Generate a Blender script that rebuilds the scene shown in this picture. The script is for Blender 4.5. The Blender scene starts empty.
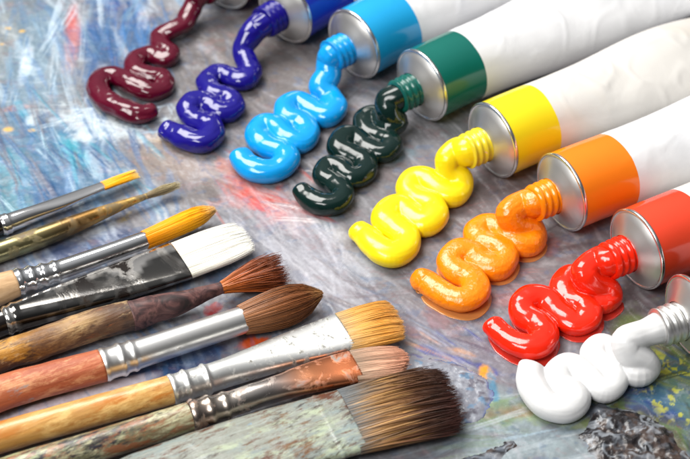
import bpy, bmesh, math, random
import numpy as np
from mathutils import Vector, Matrix, noise as mnoise

random.seed(7); rng = np.random.default_rng(11)
CM = 0.01                                   # everything below is written in centimetres
scene = bpy.context.scene
COL = scene.collection

# ------------------------------------------------------------------ camera geometry (photo 690 x 459)
E = math.radians(42.0); D = 47.0; F = 1725.0
CAM = np.array([0.0, -D*math.cos(E), D*math.sin(E)])
FW = np.array([0.0, math.cos(E), -math.sin(E)])
UP = np.array([0.0, math.sin(E), math.cos(E)])
RT = np.array([1.0, 0.0, 0.0])

def at(px, py, z=0.0):
    d = FW + RT*((px-345.0)/F) + UP*((229.5-py)/F)
    s = (z-CAM[2])/d[2]
    return CAM + d*s

def proj(p):
    v = np.asarray(p, float)-CAM
    w = v@FW
    return np.array([345.0+F*(v@RT)/w, 229.5-F*(v@UP)/w])

def depth(p): return float((np.asarray(p, float)-CAM)@FW)

# ------------------------------------------------------------------ numpy noise
_LAT = rng.random((256, 256))
def vnoise(x, y, seed=0):
    x = x+seed*17.31; y = y+seed*9.73
    xi = np.floor(x).astype(int); yi = np.floor(y).astype(int)
    fx = x-xi; fy = y-yi
    fx = fx*fx*fx*(fx*(fx*6-15)+10); fy = fy*fy*fy*(fy*(fy*6-15)+10)
    a = _LAT[xi & 255, yi & 255]; b = _LAT[(xi+1) & 255, yi & 255]
    c = _LAT[xi & 255, (yi+1) & 255]; d = _LAT[(xi+1) & 255, (yi+1) & 255]
    return (a*(1-fx)+b*fx)*(1-fy)+(c*(1-fx)+d*fx)*fy
def fbm(x, y, o=4, seed=0):
    t = 0; a = 0.5; n = 0
    for k in range(o):
        t = t+a*vnoise(x, y, seed+k*3.7); n += a; a *= 0.55; x = x*2.03; y = y*2.03
    return t/n
def sstep(a, b, x):
    t = np.clip((x-a)/(b-a), 0, 1); return t*t*(3-2*t)
def lin(r, g, b):
    f = lambda c: (c/255/12.92) if c/255 <= 0.04045 else ((c/255+0.055)/1.055)**2.4
    return np.array([f(r), f(g), f(b)])

# ------------------------------------------------------------------ mesh helpers
def mesh_obj(name, V, faces, mat, parent=None, cols=None, smooth=True, mats=None):
    V = np.asarray(V, np.float32)*CM
    me = bpy.data.meshes.new(name)
    if isinstance(faces, np.ndarray):
        n, k = faces.shape
        me.vertices.add(len(V)); me.vertices.foreach_set('co', V.ravel())
        me.loops.add(n*k); me.loops.foreach_set('vertex_index', faces.astype(np.int32).ravel())
        me.polygons.add(n)
        me.polygons.foreach_set('loop_start', np.arange(0, n*k, k, dtype=np.int32))
        me.polygons.foreach_set('loop_total', np.full(n, k, dtype=np.int32))
        me.update(calc_edges=True); me.validate()
    else:
        me.from_pydata([tuple(map(float, v)) for v in V], [], faces); me.update()
    if cols is not None:
        a = me.color_attributes.new('col', 'FLOAT_COLOR', 'POINT')
        c = np.ones((len(V), 4), np.float32); c[:, :3] = cols
        a.data.foreach_set('color', c.ravel())
    if smooth: me.polygons.foreach_set('use_smooth', np.ones(len(me.polygons), bool))
    o = bpy.data.objects.new(name, me); COL.objects.link(o)
    me.materials.append(mat)
    if parent is not None: o.parent = parent; o.matrix_parent_inverse = parent.matrix_world.inverted()
    return o

def thing(name, label, cat, loc=(0, 0, 0), group=None):
    o = bpy.data.objects.new(name, None); COL.objects.link(o)
    o.empty_display_size = 0.005
    o.location = tuple(float(c)*CM for c in loc); o.matrix_world = Matrix.Translation(o.location)
    o['label'] = label; o['category'] = cat
    if group: o['group'] = group
    return o
def tag(o, label, cat, group=None):
    o['label'] = label; o['category'] = cat
    if group: o['group'] = group
    return o

def catmull(P, step=0.05):
    P = np.asarray(P, float)
    Q = np.vstack([2*P[0]-P[1], P, 2*P[-1]-P[-2]])
    out = []
    for i in range(1, len(Q)-2):
        p0, p1, p2, p3 = Q[i-1], Q[i], Q[i+1], Q[i+2]
        n = max(2, int(np.linalg.norm((p2-p1)[:3])/step))
        for k in range(n):
            t = k/n
            out.append(0.5*((2*p1)+(-p0+p2)*t+(2*p0-5*p1+4*p2-p3)*t*t+(-p0+3*p1-3*p2+p3)*t**3))
    out.append(Q[-2]); return np.array(out)

def rings_faces(n, m, closed_ends=True):
    f = []
    for i in range(n-1):
        for j in range(m):
            f.append((i*m+j, i*m+(j+1) % m, (i+1)*m+(j+1) % m, (i+1)*m+j))
    if closed_ends:
        f.append(tuple(range(m-1, -1, -1))); f.append(tuple((n-1)*m+j for j in range(m)))
    return f

# ------------------------------------------------------------------ materials
class NT:
    def __init__(s, name):
        s.m = bpy.data.materials.new(name); s.m.use_nodes = True
        s.t = s.m.node_tree; s.n = s.t.nodes; s.l = s.t.links
        s.b = s.n['Principled BSDF']
        s.co = s.n.new('ShaderNodeTexCoord').outputs['Object']
    def set(s, **k):
        for a, v in k.items():
            i = s.b.inputs[a.replace('_', ' ')]
            if isinstance(v, (int, float)): i.default_value = v
            elif hasattr(v, 'is_output'): s.l.new(v, i)
            else: i.default_value = tuple(v)+((1,) if len(v) == 3 and len(i.default_value) == 4 else ())
        return s
    def noise(s, scale, detail=4, rough=0.55, dist=0.0, vec=None):
        x = s.n.new('ShaderNodeTexNoise'); x.inputs['Scale'].default_value = scale
        x.inputs['Detail'].default_value = detail; x.inputs['Roughness'].default_value = rough
        x.inputs['Distortion'].default_value = dist
        s.l.new(vec if vec is not None else s.co, x.inputs['Vector']); return x.outputs['Fac']
    def mapping(s, scale=(1, 1, 1), rot=(0, 0, 0)):
        x = s.n.new('ShaderNodeMapping'); x.inputs['Scale'].default_value = scale; x.inputs['Rotation'].default_value = rot
        s.l.new(s.co, x.inputs['Vector']); return x.outputs['Vector']
    def along(s, scale, ang=27.0):
        x = s.n.new('ShaderNodeMapping'); x.vector_type = 'TEXTURE'; x.inputs['Scale'].default_value = scale
        x.inputs['Rotation'].default_value = (0, 0, math.radians(ang)); s.l.new(s.co, x.inputs['Vector']); return x.outputs['Vector']
    def ramp(s, fac, stops, interp='LINEAR'):
        x = s.n.new('ShaderNodeValToRGB'); r = x.color_ramp; r.interpolation = interp
        while len(r.elements) < len(stops): r.elements.new(0.5)
        for e, (p, c) in zip(r.elements, stops):
            e.position = p; e.color = (c, c, c, 1) if isinstance(c, (int, float)) else tuple(c)+(1,)
        s.l.new(fac, x.inputs['Fac']); return x.outputs['Color']
    def mix(s, fac, a, b, blend='MIX'):
        x = s.n.new('ShaderNodeMix'); x.data_type = 'RGBA'; x.blend_type = blend
        for i, v in ((0, fac), (6, a), (7, b)):
            if hasattr(v, 'is_output'): s.l.new(v, x.inputs[i])
            elif isinstance(v, (int, float)): x.inputs[i].default_value = v if i == 0 else (v, v, v, 1)
            else: x.inputs[i].default_value = tuple(v)+(1,)
        return x.outputs[2]
    def attr(s, name='col'):
        x = s.n.new('ShaderNodeVertexColor'); x.layer_name = name; return x.outputs['Color']
    def bump(s, h, strength=0.3, dist=0.0003):
        x = s.n.new('ShaderNodeBump'); x.inputs['Strength'].default_value = strength; x.inputs['Distance'].default_value = dist
        s.l.new(h, x.inputs['Height']); s.l.new(x.outputs['Normal'], s.b.inputs['Normal']); return s

def paint_mat(name, c, rough=0.12, wrinkle=0.15, sss=0.0, coat=0.3, wscale=260):
    t = NT(name); n = t.noise(wscale, 3, 0.5, 0.4); n2 = t.noise(90, 3, 0.6)
    col = t.mix(t.ramp(n2, [(0.35, 0.0), (0.7, 1.0)]), c, np.minimum(np.array(c)*1.18+0.002, 0.95))
    t.set(Base_Color=col, Roughness=rough, Coat_Weight=coat, Coat_Roughness=0.05, IOR=1.5)
    if sss:
        t.set(Subsurface_Weight=sss, Subsurface_Radius=(0.6, 0.5, 0.4), Subsurface_Scale=0.0015)
    t.bump(n, wrinkle, 0.0005); return t.m

def enamel_mat(name, c, rough=0.18, var=0.06):
    t = NT(name); n = t.noise(120, 4)
    c = np.array(c)
    t.set(Base_Color=t.mix(n, c*(1-var), np.minimum(c*(1+var), 0.95)), Roughness=rough, Coat_Weight=0.15, Coat_Roughness=0.06)
    t.bump(t.noise(60, 2), 0.05, 0.0006); return t.m

def metal_mat(name, c, rough=0.25, dirt=None, amount=0.5, scale=250, dr=0.55):
    """metal whose vertex colour 'col' tints it; dirt = colours of dried paint and tarnish sitting on it"""
    t = NT(name)
    base = t.mix(1.0, t.attr(), c, 'MULTIPLY')
    n = t.noise(scale, 6, 0.65, 0.6)
    t.set(Base_Color=base, Metallic=1.0, Roughness=rough)
    if dirt is not None:
        lo = 1-amount
        mask = t.ramp(n, [(max(lo-0.06, 0), 0.0), (min(lo+0.05, 1), 1.0)])
        dn = t.noise(scale*0.6, 4, 0.6, 1.0)
        k = len(dirt); dc = t.ramp(dn, [(0.32+0.36*i/max(k-1, 1), d) for i, d in enumerate(dirt)])
        t.set(Base_Color=t.mix(mask, base, dc))
        r = t.mix(mask, rough, dr)
        t.l.new(r, t.b.inputs['Roughness'])
        inv = t.ramp(mask, [(0, 1.0), (1, 0.0)])
        t.l.new(inv, t.b.inputs['Metallic'])
        t.bump(t.mix(0.5, mask, n), 0.14, 0.0003)
    else:
        t.bump(n, 0.04, 0.0003)
    return t.m

def worn_mat(name, spots, rough=0.45, scale=140, amount=0.42, coat=0.0, grain=0.3, stretch=None):
    """painted or varnished wood: vertex colour broken up by grain and worn patches"""
    t = NT(name); base = t.attr()
    g = t.noise(900, 4, 0.6, 0.2, t.along((12, 1, 1)))
    base = t.mix(t.ramp(g, [(0.3, 0.0), (0.75, 1.0)]), base, t.mix(1.0, base, (0.62, 0.55, 0.5), 'MULTIPLY'))
    for i, (c, am) in enumerate(spots):
        n = t.noise(scale*1.9*(1+0.37*i), 7, 0.72, 0.15, t.along((3.2, 1, 1), 27+3*i))
        lo_ = t.noise(scale*0.28, 2, 0.5, 0.3, t.mapping((0.7+.1*i, 1, 1.3), (0.5*i, 0.9*i, 0.7*i)))
        n = t.mix(0.42, n, lo_); am = am+0.03
        base = t.mix(t.ramp(n, [(1-am-0.045, 0.0), (1-am+0.035, 1.0)]), base, c)
    t.set(Base_Color=base, Roughness=rough, Coat_Weight=coat, Coat_Roughness=0.1)
    t.bump(t.mix(0.5, g, t.noise(scale, 5, 0.65)), grain, 0.0006); return t.m

def hair_mat(name, rough=0.4, coat=0.0):
    t = NT(name); t.set(Base_Color=t.attr(), Roughness=rough, Coat_Weight=coat); return t.m

# ------------------------------------------------------------------ palette (the surface everything lies on)
GX = 1/36.0; GY = 1/(36.0*math.sin(E))
def splat(X, Y, px, py, rx, ry, ang=0, soft=0.5, wob=0.5, seed=0, wfreq=1.3):
    c = at(px, py); a = math.radians(ang)
    u = (X-c[0])/GX; v = -(Y-c[1])/GY
    u2 = u*math.cos(a)+v*math.sin(a); v2 = -u*math.sin(a)+v*math.cos(a)
    d = np.sqrt((u2/rx)**2+(v2/ry)**2)
    d = d+wob*(fbm(X*wfreq, Y*wfreq, 5, 31+seed)-0.5)*2
    return 1-sstep(1-soft, 1+soft*0.4, d)

def axis_lines(lo, hi, dlo, dhi, step, far):
    d = np.arange(dlo, dhi+1e-6, step)
    a = dlo-np.geomspace(step*1.5, dlo-lo, 26)[::-1]; b = dhi+np.geomspace(step*1.5, hi-dhi, 26)
    return np.concatenate([a, d, b])
gx = axis_lines(-46, 46, -12.2, 12.2, 0.033, 0); gy = axis_lines(-26, 46, -9.6, 14.2, 0.033, 0)
X, Y = np.meshgrid(gx, gy, indexing='ij')

wx = X+0.9*(fbm(X*0.5, Y*0.5, 3, 1)-0.5); wy = Y+0.9*(fbm(X*0.5, Y*0.5, 3, 2)-0.5)
def streak(ang, along, across, seed, o=4, curve=0.0):
    a = math.radians(ang); yy = wy+curve*wx*wx*0.05
    u = wx*math.cos(a)+yy*math.sin(a); v = -wx*math.sin(a)+yy*math.cos(a)
    return fbm(u*along, v*across, o, seed)
sA = streak(112, 0.45, 2.8, 5, 5)           # steep strokes, left side
sB = streak(-52, 0.16, 4.2, 8, 4, 0.9)       # swooshes across the middle
sC = streak(12, 0.4, 3.4, 12, 5)            # flat strokes, lower right
left = 1-sstep(-5.0, -1.0, X+0.15*Y+0.8*(fbm(X*.6, Y*.6, 3, 77)-.5)*2)
low = sstep(0, -5, Y-0.25*X)*sstep(0, 3, X)
S = sA*left+(1-left)*(sB*(1-low)+sC*low)
base = np.zeros(X.shape+(3,))
def lay(mask, col):
    global base
    m = np.clip(mask, 0, 1)[..., None]; base = base*(1-m)+np.asarray(col)*m
base[:] = lin(132, 131, 138)
lay(0.75*sstep(0.45, 0.72, fbm(X*0.45, Y*0.45, 4, 3)), lin(142, 143, 150))
lay(0.55*sstep(0.5, 0.75, fbm(X*0.7, Y*0.7, 4, 6)), lin(122, 112, 112))
P = lambda *a, **k: splat(X, Y, *a, **k)
# far / behind the ribbons: brownish grey
lay(0.8*P(260, 60, 130, 75, soft=.7, seed=1), lin(122, 114, 112))
lay(0.6*P(330, 140, 60, 50, soft=.8, seed=2), lin(126, 118, 118))
lay(0.75*P(480, 215, 130, 60, 30, soft=.8, seed=3), lin(126, 117, 120))
lay(0.6*P(620, 300, 80, 50, 20, soft=.8, seed=4), lin(112, 100, 104))
# blue-grey left side
lay(0.85*P(20, 60, 75, 130, soft=.6, seed=5), lin(120, 142, 160))
lay(0.85*P(115, 35, 50, 55, 10, soft=.6, seed=6, wob=.8), lin(52, 98, 150))
lay(0.8*P(128, 12, 22, 26, soft=.6, seed=7, wob=.9), lin(38, 82, 152))
lay(0.8*P(55, 165, 75, 55, 20, soft=.6, seed=8, wob=.7), lin(74, 120, 156))
lay(0.75*P(52, 195, 34, 22, -15, soft=.6, seed=9, wob=.9), lin(38, 86, 138))
lay(0.7*P(72, 150, 22, 12, 40, soft=.7, seed=10, wob=.9), lin(70, 160, 180))
lay(0.75*P(5, 190, 26, 40, 0, soft=.6, seed=11, wob=.8), lin(86, 140, 160))
lay(0.8*P(95, 122, 66, 19, 8, soft=.5, seed=12, wob=.9, wfreq=2.2), lin(196, 204, 210))
lay(0.7*P(26, 62, 7, 26, 0, soft=.6, seed=13), lin(206, 218, 230))
lay(0.8*P(73, 38, 11, 40, -4, soft=.7, seed=14, wob=.5), lin(196, 128, 124))
lay(0.7*P(71, 18, 7, 20, 0, soft=.7, seed=15, wob=.6), lin(196, 92, 84))
lay(0.5*P(4, 40, 14, 60, 0, soft=.7, seed=16), lin(150, 146, 138))
for (a, b, c) in ((8, 28, 4), (22, 31, 4.5), (2, 44, 4), (8, 129, 6), (31, 130, 5)):
    lay(0.8*P(a, b, c, c*0.55, 0, soft=.6, seed=a), lin(222, 180, 90))
lay(0.5*P(15, 108, 16, 4, -8, soft=.6, seed=17, wob=.9), lin(190, 120, 90))
# brown mauve field between brushes and ribbons
lay(0.8*P(180, 158, 55, 26, 18, soft=.7, seed=18), lin(152, 138, 130))
lay(0.7*P(168, 140, 26, 9, 10, soft=.6, seed=19, wob=.7), lin(186, 164, 140))
lay(0.75*P(205, 137, 18, 10, -15, soft=.6, seed=20, wob=.9, wfreq=2), lin(206, 206, 210))
lay(0.75*P(215, 180, 60, 18, 30, soft=.8, seed=21), lin(172, 158, 156))
lay(0.9*P(256, 197, 50, 20, 24, soft=.7, seed=22, wob=.9, wfreq=2), lin(188, 92, 78))
lay(0.85*P(262, 206, 24, 7, 30, soft=.6, seed=23, wob=1.3, wfreq=2.6), lin(206, 68, 52))
lay(0.6*P(292, 212, 20, 10, 20, soft=.6, seed=24, wob=1.2, wfreq=2.4), lin(194, 120, 110))
lay(0.6*P(225, 165, 16, 8, 30, soft=.6, seed=25, wob=1.2, wfreq=2.4), lin(196, 130, 118))
# light grey lilac swoosh
lay(0.75*P(310, 262, 75, 42, 40, soft=.8, seed=26, wob=.4), lin(164, 162, 172))
lay(0.6*P(330, 232, 30, 8, 10, soft=.7, seed=27, wob=.9), lin(196, 194, 198))
# around yellow / orange
lay(0.55*P(330, 205, 14, 22, 30, soft=.7, seed=28, wob=.9), lin(98, 128, 148))
lay(0.5*P(398, 155, 26, 10, -10, soft=.7, seed=29, wob=1.), lin(86, 140, 158))
lay(0.5*P(362, 265, 20, 26, 50, soft=.7, seed=30, wob=.9), lin(168, 172, 186))
for (a, b, c, d, e) in ((548, 245, 26, 8, -12), (440, 320, 30, 8, 24), (500, 300, 26, 8, -20), (560, 212, 20, 6, 10), (410, 330, 24, 5, 28)):
    lay(0.55*P(a, b, c, d, e, soft=.7, seed=a % 37, wob=1.2, wfreq=2.2), lin(168, 110, 108))
for (a, b, c, d, e) in ((575, 240, 20, 5, -20), (452, 270, 14, 5, -20), (610, 305, 28, 9, -20), (540, 260, 20, 5, 10)):
    lay(0.5*P(a, b, c, d, e, soft=.7, seed=a % 31, wob=1.2, wfreq=2.2), lin(180, 180, 184))
# lower right: blue grey, greens, deep blue
lay(0.8*P(520, 430, 100, 34, 8, soft=.6, seed=33, wob=.6), lin(146, 158, 164))
lay(0.6*P(470, 345, 70, 20, 22, soft=.7, seed=34, wob=.6), lin(138, 130, 144))
lay(0.95*P(676, 385, 80, 62, 0, soft=.4, seed=35, wob=.5), lin(112, 124, 76))
lay(0.85*P(666, 346, 50, 20, 10, soft=.6, seed=36, wob=.6), lin(72, 80, 50))
lay(0.8*P(625, 400, 20, 10, 30, soft=.6, seed=37, wob=.8, wfreq=2), lin(174, 172, 88))
lay(0.9*P(650, 398, 26, 17, 35, soft=.35, seed=38, wob=.7, wfreq=1.8), lin(34, 70, 146))
lay(0.7*P(678, 395, 34, 32, 10, soft=.5, seed=39, wob=.9, wfreq=2), lin(74, 112, 128))
lay(0.85*P(672, 422, 40, 9, 28, soft=.4, seed=40, wob=.8, wfreq=2), lin(38, 72, 138))
lay(0.85*P(672, 436, 20, 14, 10, soft=.5, seed=41, wob=.8, wfreq=2), lin(140, 158, 90))
sp = sstep(0.55, 0.66, fbm(X*6.5, Y*5, 3, 90))*P(676, 388, 44, 36, 0, soft=.6, seed=42)
lay(0.8*sp, lin(188, 186, 74))
lay(0.8*P(640, 432, 66, 34, 20, soft=.6, seed=71, wob=.5), lin(74, 70, 58))
lay(0.55*P(560, 418, 40, 7, 8, soft=.6, seed=43, wob=1.1, wfreq=2), lin(146, 160, 104))
lay(0.7*P(497, 412, 24, 12, 15, soft=.6, seed=44, wob=.9, wfreq=2), lin(128, 148, 110))
lay(0.5*P(520, 412, 34, 5, -2, soft=.6, seed=45, wob=1.1, wfreq=2), lin(176, 136, 110))
lay(0.9*P(455, 358, 34, 4, 17, soft=.5, seed=46, wob=.8, wfreq=2), lin(70, 82, 168))
lay(0.9*P(486, 374, 8, 6, 55, soft=.5, seed=47, wob=.8, wfreq=3), lin(238, 168, 34))
lay(0.6*P(462, 352, 16, 4, 10, soft=.5, seed=48, wob=.8, wfreq=3), lin(204, 152, 110))
lay(0.8*P(492, 385, 5, 16, -10, soft=.5, seed=49, wob=.6, wfreq=3), lin(74, 140, 178))
# between the brushes
lay(0.9*P(95, 252, 70, 20, -17, soft=.5, seed=50, wob=.6), lin(64, 78, 116))
lay(0.9*P(150, 372, 70, 18, -17, soft=.4, seed=51, wob=.6), lin(52, 78, 128))
lay(0.95*P(66, 404, 85, 8.5, -17.5, soft=.2, seed=52, wob=.12), lin(214, 206, 218))
lay(0.9*P(245, 318, 46, 18, -17, soft=.5, seed=53, wob=.7, wfreq=2), lin(88, 62, 66))
lay(0.9*P(256, 341, 16, 6, -18, soft=.5, seed=54, wob=1., wfreq=3), lin(214, 90, 34))
lay(0.8*P(214, 308, 10, 5, -18, soft=.5, seed=55, wob=1., wfreq=3), lin(176, 42, 34))
lay(0.7*P(205, 195, 26, 14, -20, soft=.6, seed=56, wob=.8), lin(120, 112, 110))
lay(0.6*P(128, 208, 24, 9, -17, soft=.5, seed=57, wob=1., wfreq=3), lin(178, 150, 60))
lay(0.8*P(110, 212, 46, 10, -17, soft=.5, seed=58, wob=.9, wfreq=2), lin(74, 92, 132))
lay(0.8*P(240, 268, 40, 10, -17, soft=.5, seed=59, wob=.7, wfreq=2), lin(94, 112, 140))

# brush strokes: light and dark pigment dragged along the strokes
st = (S-0.5)*2
base = base*np.array([0.85, 0.865, 0.84])
base = base*(1+0.30*st)[..., None]
lay(0.26*sstep(0.56, 0.80, S)*(0.15+0.95*left), lin(186, 198, 206))
lay(0.24*sstep(0.57, 0.82, sB)*(1-left), lin(184, 182, 188))
lay(0.4*sstep(0.58, 0.75, streak(108, 0.5, 6, 21))*left, lin(80, 120, 165))
lay(0.22*sstep(0.6, 0.75, streak(-30, 0.5, 5, 23, curve=.8))*(1-left), lin(120, 96, 100))
lay(0.20*sstep(0.60, 0.75, fbm(X*3.0+sB*6, Y*2.4, 4, 25)), lin(186, 190, 196))
lay(0.14*sstep(0.60, 0.76, fbm(X*3.1, Y*4.2, 4, 26)), lin(150, 92, 88))
lay(0.30*sstep(0.60, 0.76, fbm(X*3.1, Y*4.0, 4, 27)), lin(78, 104, 140))
sr = np.random.default_rng(5)
def strokes(n, box, ang, spread, ln, wd, colors, op, curve=0.0):
    global base, ZS
    for k in range(n):
        px = sr.uniform(box[0], box[2]); py = sr.uniform(box[1], box[3]); c = at(px, py)
        a = math.radians(ang+sr.normal()*spread); L = ln*sr.uniform(.5, 1.4); Wd = wd*sr.uniform(.5, 1.5)
        i0, i1 = np.searchsorted(gx, [c[0]-L, c[0]+L]); j0, j1 = np.searchsorted(gy, [c[1]-L, c[1]+L])
        if i1-i0 < 4 or j1-j0 < 4: continue
        xs = X[i0:i1, j0:j1]-c[0]; ys = Y[i0:i1, j0:j1]-c[1]
        u = xs*math.cos(a)+ys*math.sin(a); v = -xs*math.sin(a)+ys*math.cos(a)+curve*u*u
        v = v+0.10*Wd*(fbm(u*1.2+k*7.1, v*0+k, 2, k)-.5)*4
        br = fbm(u*0.8+k*3.3, v*16/max(Wd, .1)*0.16, 3, k+50)                 # bristle tracks inside a stroke
        m = (1-sstep(.55, 1, np.abs(v)/Wd))*(1-sstep(.5, 1, np.abs(u)/L))*sstep(.34, .62, br+0.12*sr.uniform(-1, 1))
        col = np.asarray(colors[sr.integers(len(colors))])*sr.uniform(.85, 1.12)
        m = (m*op*sr.uniform(.5, 1))[..., None]
        base[i0:i1, j0:j1] = base[i0:i1, j0:j1]*(1-m)+col*m
        ZS[i0:i1, j0:j1] += 0.022*m[..., 0]*(br-.35)*2
ZS = np.zeros(X.shape)
G = lambda *a: lin(*a)*0.92
strokes(46, (-20, -20, 130, 110), 100, 10, 1.5, .16, [G(176, 190, 200), G(120, 150, 176), G(90, 124, 160), G(150, 152, 154)], .55)
strokes(70, (-20, 105, 150, 215), 118, 8, 1.1, .11, [G(60, 108, 156), G(176, 196, 204), G(84, 146, 168), G(120, 112, 118), G(48, 84, 130)], .75)
strokes(26, (60, 100, 175, 135), 15, 45, .6, .12, [G(190, 200, 206), G(172, 186, 196), G(144, 162, 182)], .7)
strokes(30, (90, -15, 180, 70), 95, 18, .9, .13, [G(44, 90, 152), G(70, 116, 170), G(120, 150, 176), G(110, 112, 120)], .7)
strokes(30, (240, 215, 350, 300), -62, 7, 2.6, .24, [G(166, 166, 174), G(176, 176, 182), G(134, 132, 140)], .5, .06)
strokes(26, (330, 250, 470, 345), -48, 10, 1.8, .12, [G(128, 124, 132), G(160, 162, 172), G(122, 112, 112), G(110, 124, 146)], .55, .04)
strokes(34, (380, 170, 640, 330), 24, 14, 1.5, .11, [G(112, 100, 104), G(140, 134, 138), G(150, 112, 108), G(96, 90, 94)], .5)
strokes(26, (215, 155, 320, 225), -35, 16, .8, .08, [G(190, 74, 56), G(196, 120, 106), G(176, 150, 146), G(206, 200, 200)], .6)
strokes(30, (150, 20, 340, 130), 60, 25, 1.4, .18, [G(112, 106, 104), G(128, 122, 120), G(104, 102, 106)], .5)
strokes(44, (420, 395, 600, 470), 10, 14, 1.2, .11, [G(170, 178, 182), G(130, 142, 150), G(120, 140, 104), G(104, 104, 112), G(150, 168, 180)], .6)
strokes(60, (600, 340, 710, 470), -30, 25, .6, .09, [G(150, 154, 66), G(40, 76, 146), G(96, 120, 70), G(70, 108, 130), G(70, 78, 50)], .65)
strokes(20, (410, 330, 500, 372), -30, 12, .8, .08, [G(60, 72, 160), G(190, 140, 104), G(150, 150, 164), G(110, 100, 116)], .65)
fine = fbm(X*11, Y*9, 3, 29)
base = base*(0.90+0.20*fine)[..., None]
lum = (base@np.array([.3, .59, .11]))[..., None]
base = np.clip(lum+(base-lum)*1.18*np.array([1.0, 1.0, 0.96]), 0.005, 1)*(0.68+0.32*np.clip(lum/0.26, 0, 1.25))   # stronger pigments
Z = 0.012*(S-0.5)+0.03*(fbm(X*2.2, Y*2.2, 4, 40)-0.5)+0.012*(fbm(X*9, Y*8, 3, 41)-0.5)
Z = Z+0.008*(sstep(0.5, 0.75, streak(110, .6, 5, 43))*left)
Z = Z+ZS-0.018
nx, ny = X.shape
idx = np.arange(nx*ny).reshape(nx, ny)
Fq = np.stack([idx[:-1, :-1], idx[1:, :-1], idx[1:, 1:], idx[:-1, 1:]], -1).reshape(-1, 4)
t = NT('oil_smeared_palette')
n1 = t.noise(900, 5, 0.65); n2 = t.noise(260, 4, 0.6, 0.5)
pc = t.mix(t.ramp(n1, [(0.35, 0.0), (0.7, 1.0)]), t.mix(1.0, t.attr(), (0.86, 0.85, 0.86), 'MULTIPLY'), t.attr())
t.set(Base_Color=pc, Roughness=t.ramp(n2, [(0.3, 0.28), (0.7, 0.55)]), Specular_IOR_Level=0.4)
t.bump(t.mix(0.6, n1, n2), 0.18, 0.0004)
pal = mesh_obj('palette', np.stack([X, Y, Z], -1).reshape(-1, 3), Fq, t.m, cols=base.reshape(-1, 3))
pal['kind'] = 'structure'

# ------------------------------------------------------------------ crusts of dried paint standing on the palette
def crust(name, label, poly, height, matl, colfn, seed, step=0.03, rough=0.5, ew=0.3):
    pts = np.array([at(x, y)[:2] for x, y in poly]); pts = catmull(np.vstack([pts, pts[:1]]), 0.08)[:-1]
    lo = pts.min(0)-0.2; hi = pts.max(0)+0.2
    xs = np.arange(lo[0], hi[0], step); ys = np.arange(lo[1], hi[1], step)
    A, B = np.meshgrid(xs, ys, indexing='ij')
    ins = np.zeros(A.shape, bool); dist = np.full(A.shape, 9.0)
    wA = A+0.12*(fbm(A*3, B*3, 4, seed)-.5)*2; wB = B+0.12*(fbm(A*3, B*3, 4, seed+5)-.5)*2
    q = np.roll(pts, -1, 0)
    for (x1, y1), (x2, y2) in zip(pts, q):
        c = ((y1 > wB) != (y2 > wB)) & (wA < (x2-x1)*(wB-y1)/((y2-y1)+1e-12)+x1); ins ^= c
        dx, dy = x2-x1, y2-y1
        u = np.clip(((wA-x1)*dx+(wB-y1)*dy)/(dx*dx+dy*dy+1e-12), 0, 1)
        dist = np.minimum(dist, np.hypot(wA-x1-u*dx, wB-y1-u*dy))
    edge = sstep(0, ew, dist)*ins
    rid = 1-np.abs(fbm(A*2.0, B*1.7, 4, seed+9)-0.5)*4
    h = edge*(height*(0.45+rough*np.clip(rid, -0.4, 1)+0.14*(fbm(A*6, B*6, 4, seed+11)-.5)))+0.06*height*edge*(1-sstep(0.05, .3, dist))
    H = np.where(ins, h-0.02, -0.12)
    n, m = A.shape; ix = np.arange(n*m).reshape(n, m)
    f = np.stack([ix[:-1, :-1], ix[1:, :-1], ix[1:, 1:], ix[:-1, 1:]], -1).reshape(-1, 4)
    keep = ins.ravel()[f].any(1); f = f[keep]
    used = np.unique(f); rm = np.full(n*m, -1); rm[used] = np.arange(len(used))
    V = np.stack([A, B, H], -1).reshape(-1, 3)[used]
    cols = colfn(A, B, rid, dist).reshape(-1, 3)[used]
    return tag(mesh_obj(name, V, rm[f], matl, cols=cols), label, 'dried paint')

t = NT('dried_paint'); n1 = t.noise(700, 5, 0.65)
t.set(Base_Color=t.mix(t.ramp(n1, [(0.35, 0.0), (0.7, 1.0)]), t.mix(1.0, t.attr(), (0.8, 0.8, 0.8), 'MULTIPLY'), t.attr()), Roughness=0.27)
t.bump(n1, 0.3, 0.0005); DRY = t.m
def blend(a, b, m): return a+(b-a)*np.clip(m, 0, 1)[..., None]
def c_grey(A, B, rid, dist):
    c = np.ones(A.shape+(3,))*lin(138, 140, 150)
    c = blend(c, lin(176, 180, 190), sstep(.52, .72, fbm(A*3, B*3, 4, 61)))
    c = blend(c, lin(96, 92, 104), 0.8*sstep(.58, .7, fbm(A*5, B*5, 4, 62)))
    c = blend(c, lin(70, 130, 168), 0.5*sstep(.6, .72, fbm(A*4, B*4, 4, 63)))
    return blend(c, lin(84, 104, 160), 0.7*(1-sstep(0.02, .14, dist))*sstep(.45, .6, fbm(A*2, B*2, 2, 64)))
def c_dark(A, B, rid, dist):
    c = np.ones(A.shape+(3,))*lin(32, 28, 30)
    c = blend(c, lin(70, 56, 50), sstep(.45, .65, fbm(A*4, B*4, 4, 65)))
    q = fbm(A*1.2+.7*fbm(A*2, B*2, 3, 3), B*1.5+.7*fbm(A*2, B*2, 3, 5), 3, 66)
    vein = (1-sstep(0.012, 0.045, np.abs(q-0.5)))+(1-sstep(0.01, 0.03, np.abs(q-0.62)))
    c = blend(c, lin(160, 166, 174), 0.6*vein*sstep(.36, .56, fbm(A*2.2, B*2.2, 3, 68)))
    c = blend(c, lin(110, 122, 136), 0.55*sstep(.55, .7, fbm(A*1.2, B*1.4, 3, 70)))
    return blend(c, lin(92, 96, 104), 0.5*sstep(.6, .7, fbm(A*5, B*5, 4, 67)))
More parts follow.
